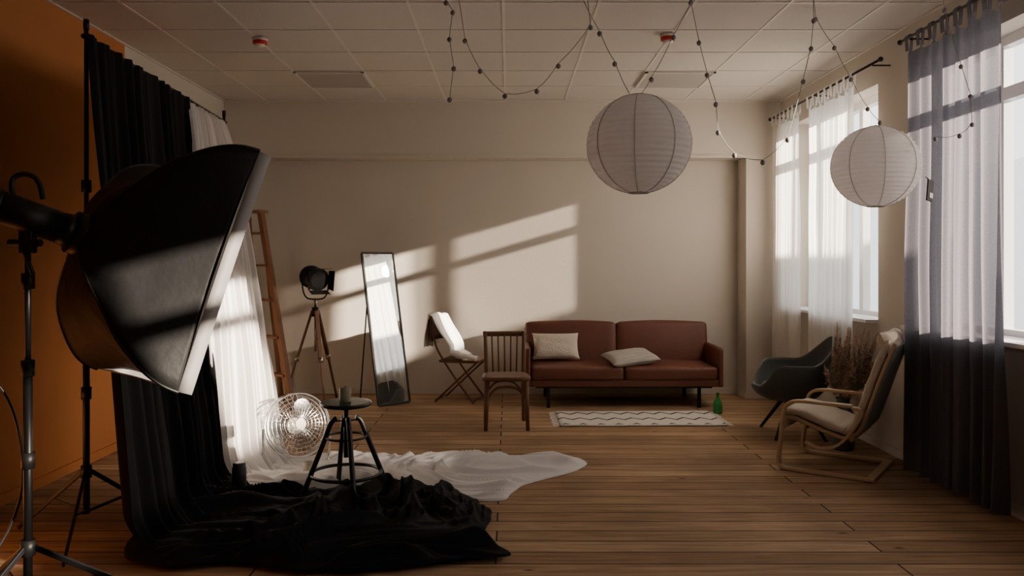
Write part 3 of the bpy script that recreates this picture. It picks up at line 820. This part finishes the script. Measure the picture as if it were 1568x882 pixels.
# ------------------------------------------------------------------ stool + candle
group('industrial_stool', (-.94, 4.66, 0), math.radians(12))
lathe('seat', [(0, .538), (.135, .538), (.148, .545), (.150, .555), (.146, .562), (.135, .562), (0, .560)], M_BLACK)
rod('screw', (0, 0, .24), (0, 0, .54), .014, M_BLACK); rod('boss', (0, 0, .42), (0, 0, .47), .03, M_BLACK)
rod('spider', (0, 0, .525), (0, 0, .54), .07, M_BLACK)
for k in range(4):
    a = math.radians(-80+90*k); e = Vector((math.cos(a), math.sin(a), 0))
    tube('leg', [e*.055+Vector((0, 0, .47)), e*.085+Vector((0, 0, .46)), e*.11+Vector((0, 0, .38)), e*.26+Vector((0, 0, .012))], .015, M_BLACK)
    rod('foot', e*.257+Vector((0, 0, .02)), e*.262, .018, M_BLKPL)
    bar('web', Vector((0, 0, .455)), e*.09+Vector((0, 0, .455)), .022, .008, M_BLACK)
ring('foot_ring', (0, 0, .15), (0, 0, 1), .20, .010, M_BLACK)
ring('upper_ring', (0, 0, .36), (0, 0, 1), .115, .007, M_BLACK)
group('pillar_candle', (-.945, 4.66, .562))
lathe('wax', [(0, 0), (.032, 0), (.034, .006), (.034, .082), (.030, .086), (0, .080)], M_CANDLE); rod('wick', (0, 0, .08), (.002, 0, .095), .0015, M_BLACK, seg=6)
group('black_canister', (-1.56, 4.66, .03))
lathe('body', [(0, 0), (.036, 0), (.040, .006), (.040, .15), (.036, .155), (.036, .175), (.03, .18), (0, .18)], M_BLKPL)
group('beige_canister', (-1.27, 5.12, .03))
lathe('body', [(0, 0), (.033, 0), (.036, .005), (.036, .07), (.031, .07), (.030, .01), (0, .01)], M_CANVAS)

# ------------------------------------------------------------------ paper lanterns
def lantern(c, R, seed):
    group('paper_lantern', c)
    NR = 24
    def f(u, v):
        b = (-.44+.885*v)*math.pi
        k = v*NR; s = abs(math.sin(math.pi*k))
        r = R*(1-.022*(s**.8)); r += .0015*noise.noise(Vector((u*14, v*14, seed)))
        a = 2*math.pi*u+.01*math.sin(k*1.7+seed)
        return (r*math.cos(b)*math.cos(a), r*math.cos(b)*math.sin(a), .95*r*math.sin(b))
    surf('paper', f, 96, NR*6, M_PAPER, closed_u=True)
    for k in range(8):
        a = 2*math.pi*k/8+.25+seed
        pts = []
        for j in range(21):
            b = (-.44+.885*j/20)*math.pi; r = R*1.001
            pts.append((r*math.cos(b)*math.cos(a), r*math.cos(b)*math.sin(a), .95*r*math.sin(b)))
        tube('seam', pts, .0024, M_SEAM, bres=1)
    ring('top_ring', (0, 0, .95*R*math.sin(.445*math.pi)), (0, 0, 1), R*math.cos(.445*math.pi), .003, M_WIRE)
    ring('bottom_ring', (0, 0, -.95*R*math.sin(.44*math.pi)), (0, 0, 1), R*math.cos(.44*math.pi), .003, M_WIRE)
    tube('wire_frame', [(-.04, 0, .235), (-.02, 0, .20), (0, 0, .26), (.02, 0, .20), (.04, 0, .235)], .0015, M_WIRE)
lantern((.634, 3.90, 1.944), .253, .3)
lantern((2.15, 4.70, 1.93), .249, 1.1)

# ------------------------------------------------------------------ festoon lights
group('string_lights')
ST = [
 (4.1, [(-.33, 3.0), (-.317, 2.71), (-.283, 2.66), (-.30, 2.52), (-.277, 2.37), (-.297, 2.21)]),
 (4.1, [(-.29, 3.0), (-.22, 2.515), (-.143, 2.36), (-.017, 2.233), (.147, 2.26), (.257, 2.39), (.42, 2.58), (.37, 3.0)]),
 (4.0, [(.33, 3.0), (.36, 2.71), (.455, 2.52), (.53, 2.37), (.61, 2.20)]),
 (4.0, [(1.0, 3.0), (.93, 2.71), (.82, 2.5), (.71, 2.29), (.65, 2.20)]),
 (4.1, [(.92, 3.0), (.933, 2.71), (.973, 2.503), (1.013, 2.337), (1.057, 2.187), (1.067, 2.043), (1.15, 1.927), (1.297, 1.893), (1.43, 2.01), (1.513, 2.31), (1.55, 2.477), (1.56, 2.617), (1.54, 3.0)]),
 (4.6, [(1.73, 3.0), (1.753, 2.77), (1.86, 2.606), (1.955, 2.426), (2.05, 2.258), (2.12, 2.18)]),
 (4.4, [(2.38, 3.0), (2.40, 2.77), (2.49, 2.46), (2.54, 2.296), (2.545, 2.139), (2.47, 2.075), (2.33, 2.057)]),
]
V = []; F = []
def addball(c, r):
    b = len(V); n = 10; mm = 6
    for j in range(mm+1):
        t = math.pi*j/mm
        for i in range(n):
            a = 2*math.pi*i/n; V.append((c[0]+r*math.sin(t)*math.cos(a), c[1]+r*math.sin(t)*math.sin(a), c[2]+r*1.1*math.cos(t)))
    for j in range(mm):
        for i in range(n): F.append((b+j*n+i, b+(j+1)*n+i, b+(j+1)*n+(i+1) % n, b+j*n+(i+1) % n))
for Y, pts in ST:
    fine = []
    for i in range(len(pts)-1):
        a, b = Vector(pts[i]), Vector(pts[i+1])
        for k in range(6):
            t = k/6; p = a.lerp(b, t); p.y -= .012*math.sin(math.pi*t)*(1 if abs(a.x-b.x) > .05 else .2)
            fine.append((p.x, Y+.02*math.sin(5*p.x+3*p.y), p.y))
    fine.append((pts[-1][0], Y, pts[-1][1]))
    tube('wire', fine, .0020, M_WIRE, smooth=False, bres=1)
    for (x_, z_) in pts[1:]:
        addball((x_, Y+.02*math.sin(5*x_+3*z_), z_-.014), .0125)
meshobj('bulbs', V, F, M_BULB)

# ------------------------------------------------------------------ smoke detectors
for X_, Y_ in ((-1.80, 5.83), (1.14, 5.73)):
    group('smoke_detector', (X_, Y_, 3.0))
    lathe('base', [(0, -.002), (.055, -.002), (.055, -.02), (.045, -.026), (0, -.026)], M_WHITEP)
    lathe('red_band', [(.044, -.02), (.052, -.024), (.052, -.045), (.042, -.05), (0, -.05)], M_RED)
    lathe('cap', [(.036, -.048), (.036, -.058), (.024, -.066), (0, -.068)], M_WHITEP)

# ------------------------------------------------------------------ light, world, camera
top()
L = bpy.data.lights.new('sun', 'SUN'); L.energy = 66; L.angle = math.radians(.8); L.color = (1., .83, .66)
lo = bpy.data.objects.new('sun', L); COL.objects.link(lo)
d = Vector((-1, .32, -.29)).normalized(); lo.rotation_euler = d.to_track_quat('-Z', 'Y').to_euler(); lo.location = (12, -2, 8)
W = bpy.data.worlds.new('sky'); S.world = W; W.use_nodes = True
bg = W.node_tree.nodes['Background']; bg.inputs[0].default_value = (.95, .94, .94, 1); bg.inputs[1].default_value = 5.6

cam = bpy.data.cameras.new('camera'); co = bpy.data.objects.new('camera', cam); COL.objects.link(co)
cam.sensor_width = 36; cam.lens = 28.24; cam.shift_y = -.0249; cam.shift_x = .0038; cam.clip_end = 200
co.location = (0, 0, 1.37); co.rotation_euler = (math.radians(90), 0, 0)
S.camera = co
S.view_settings.view_transform = 'AgX'
S.view_settings.look = 'None'
S.view_settings.exposure = -0.95
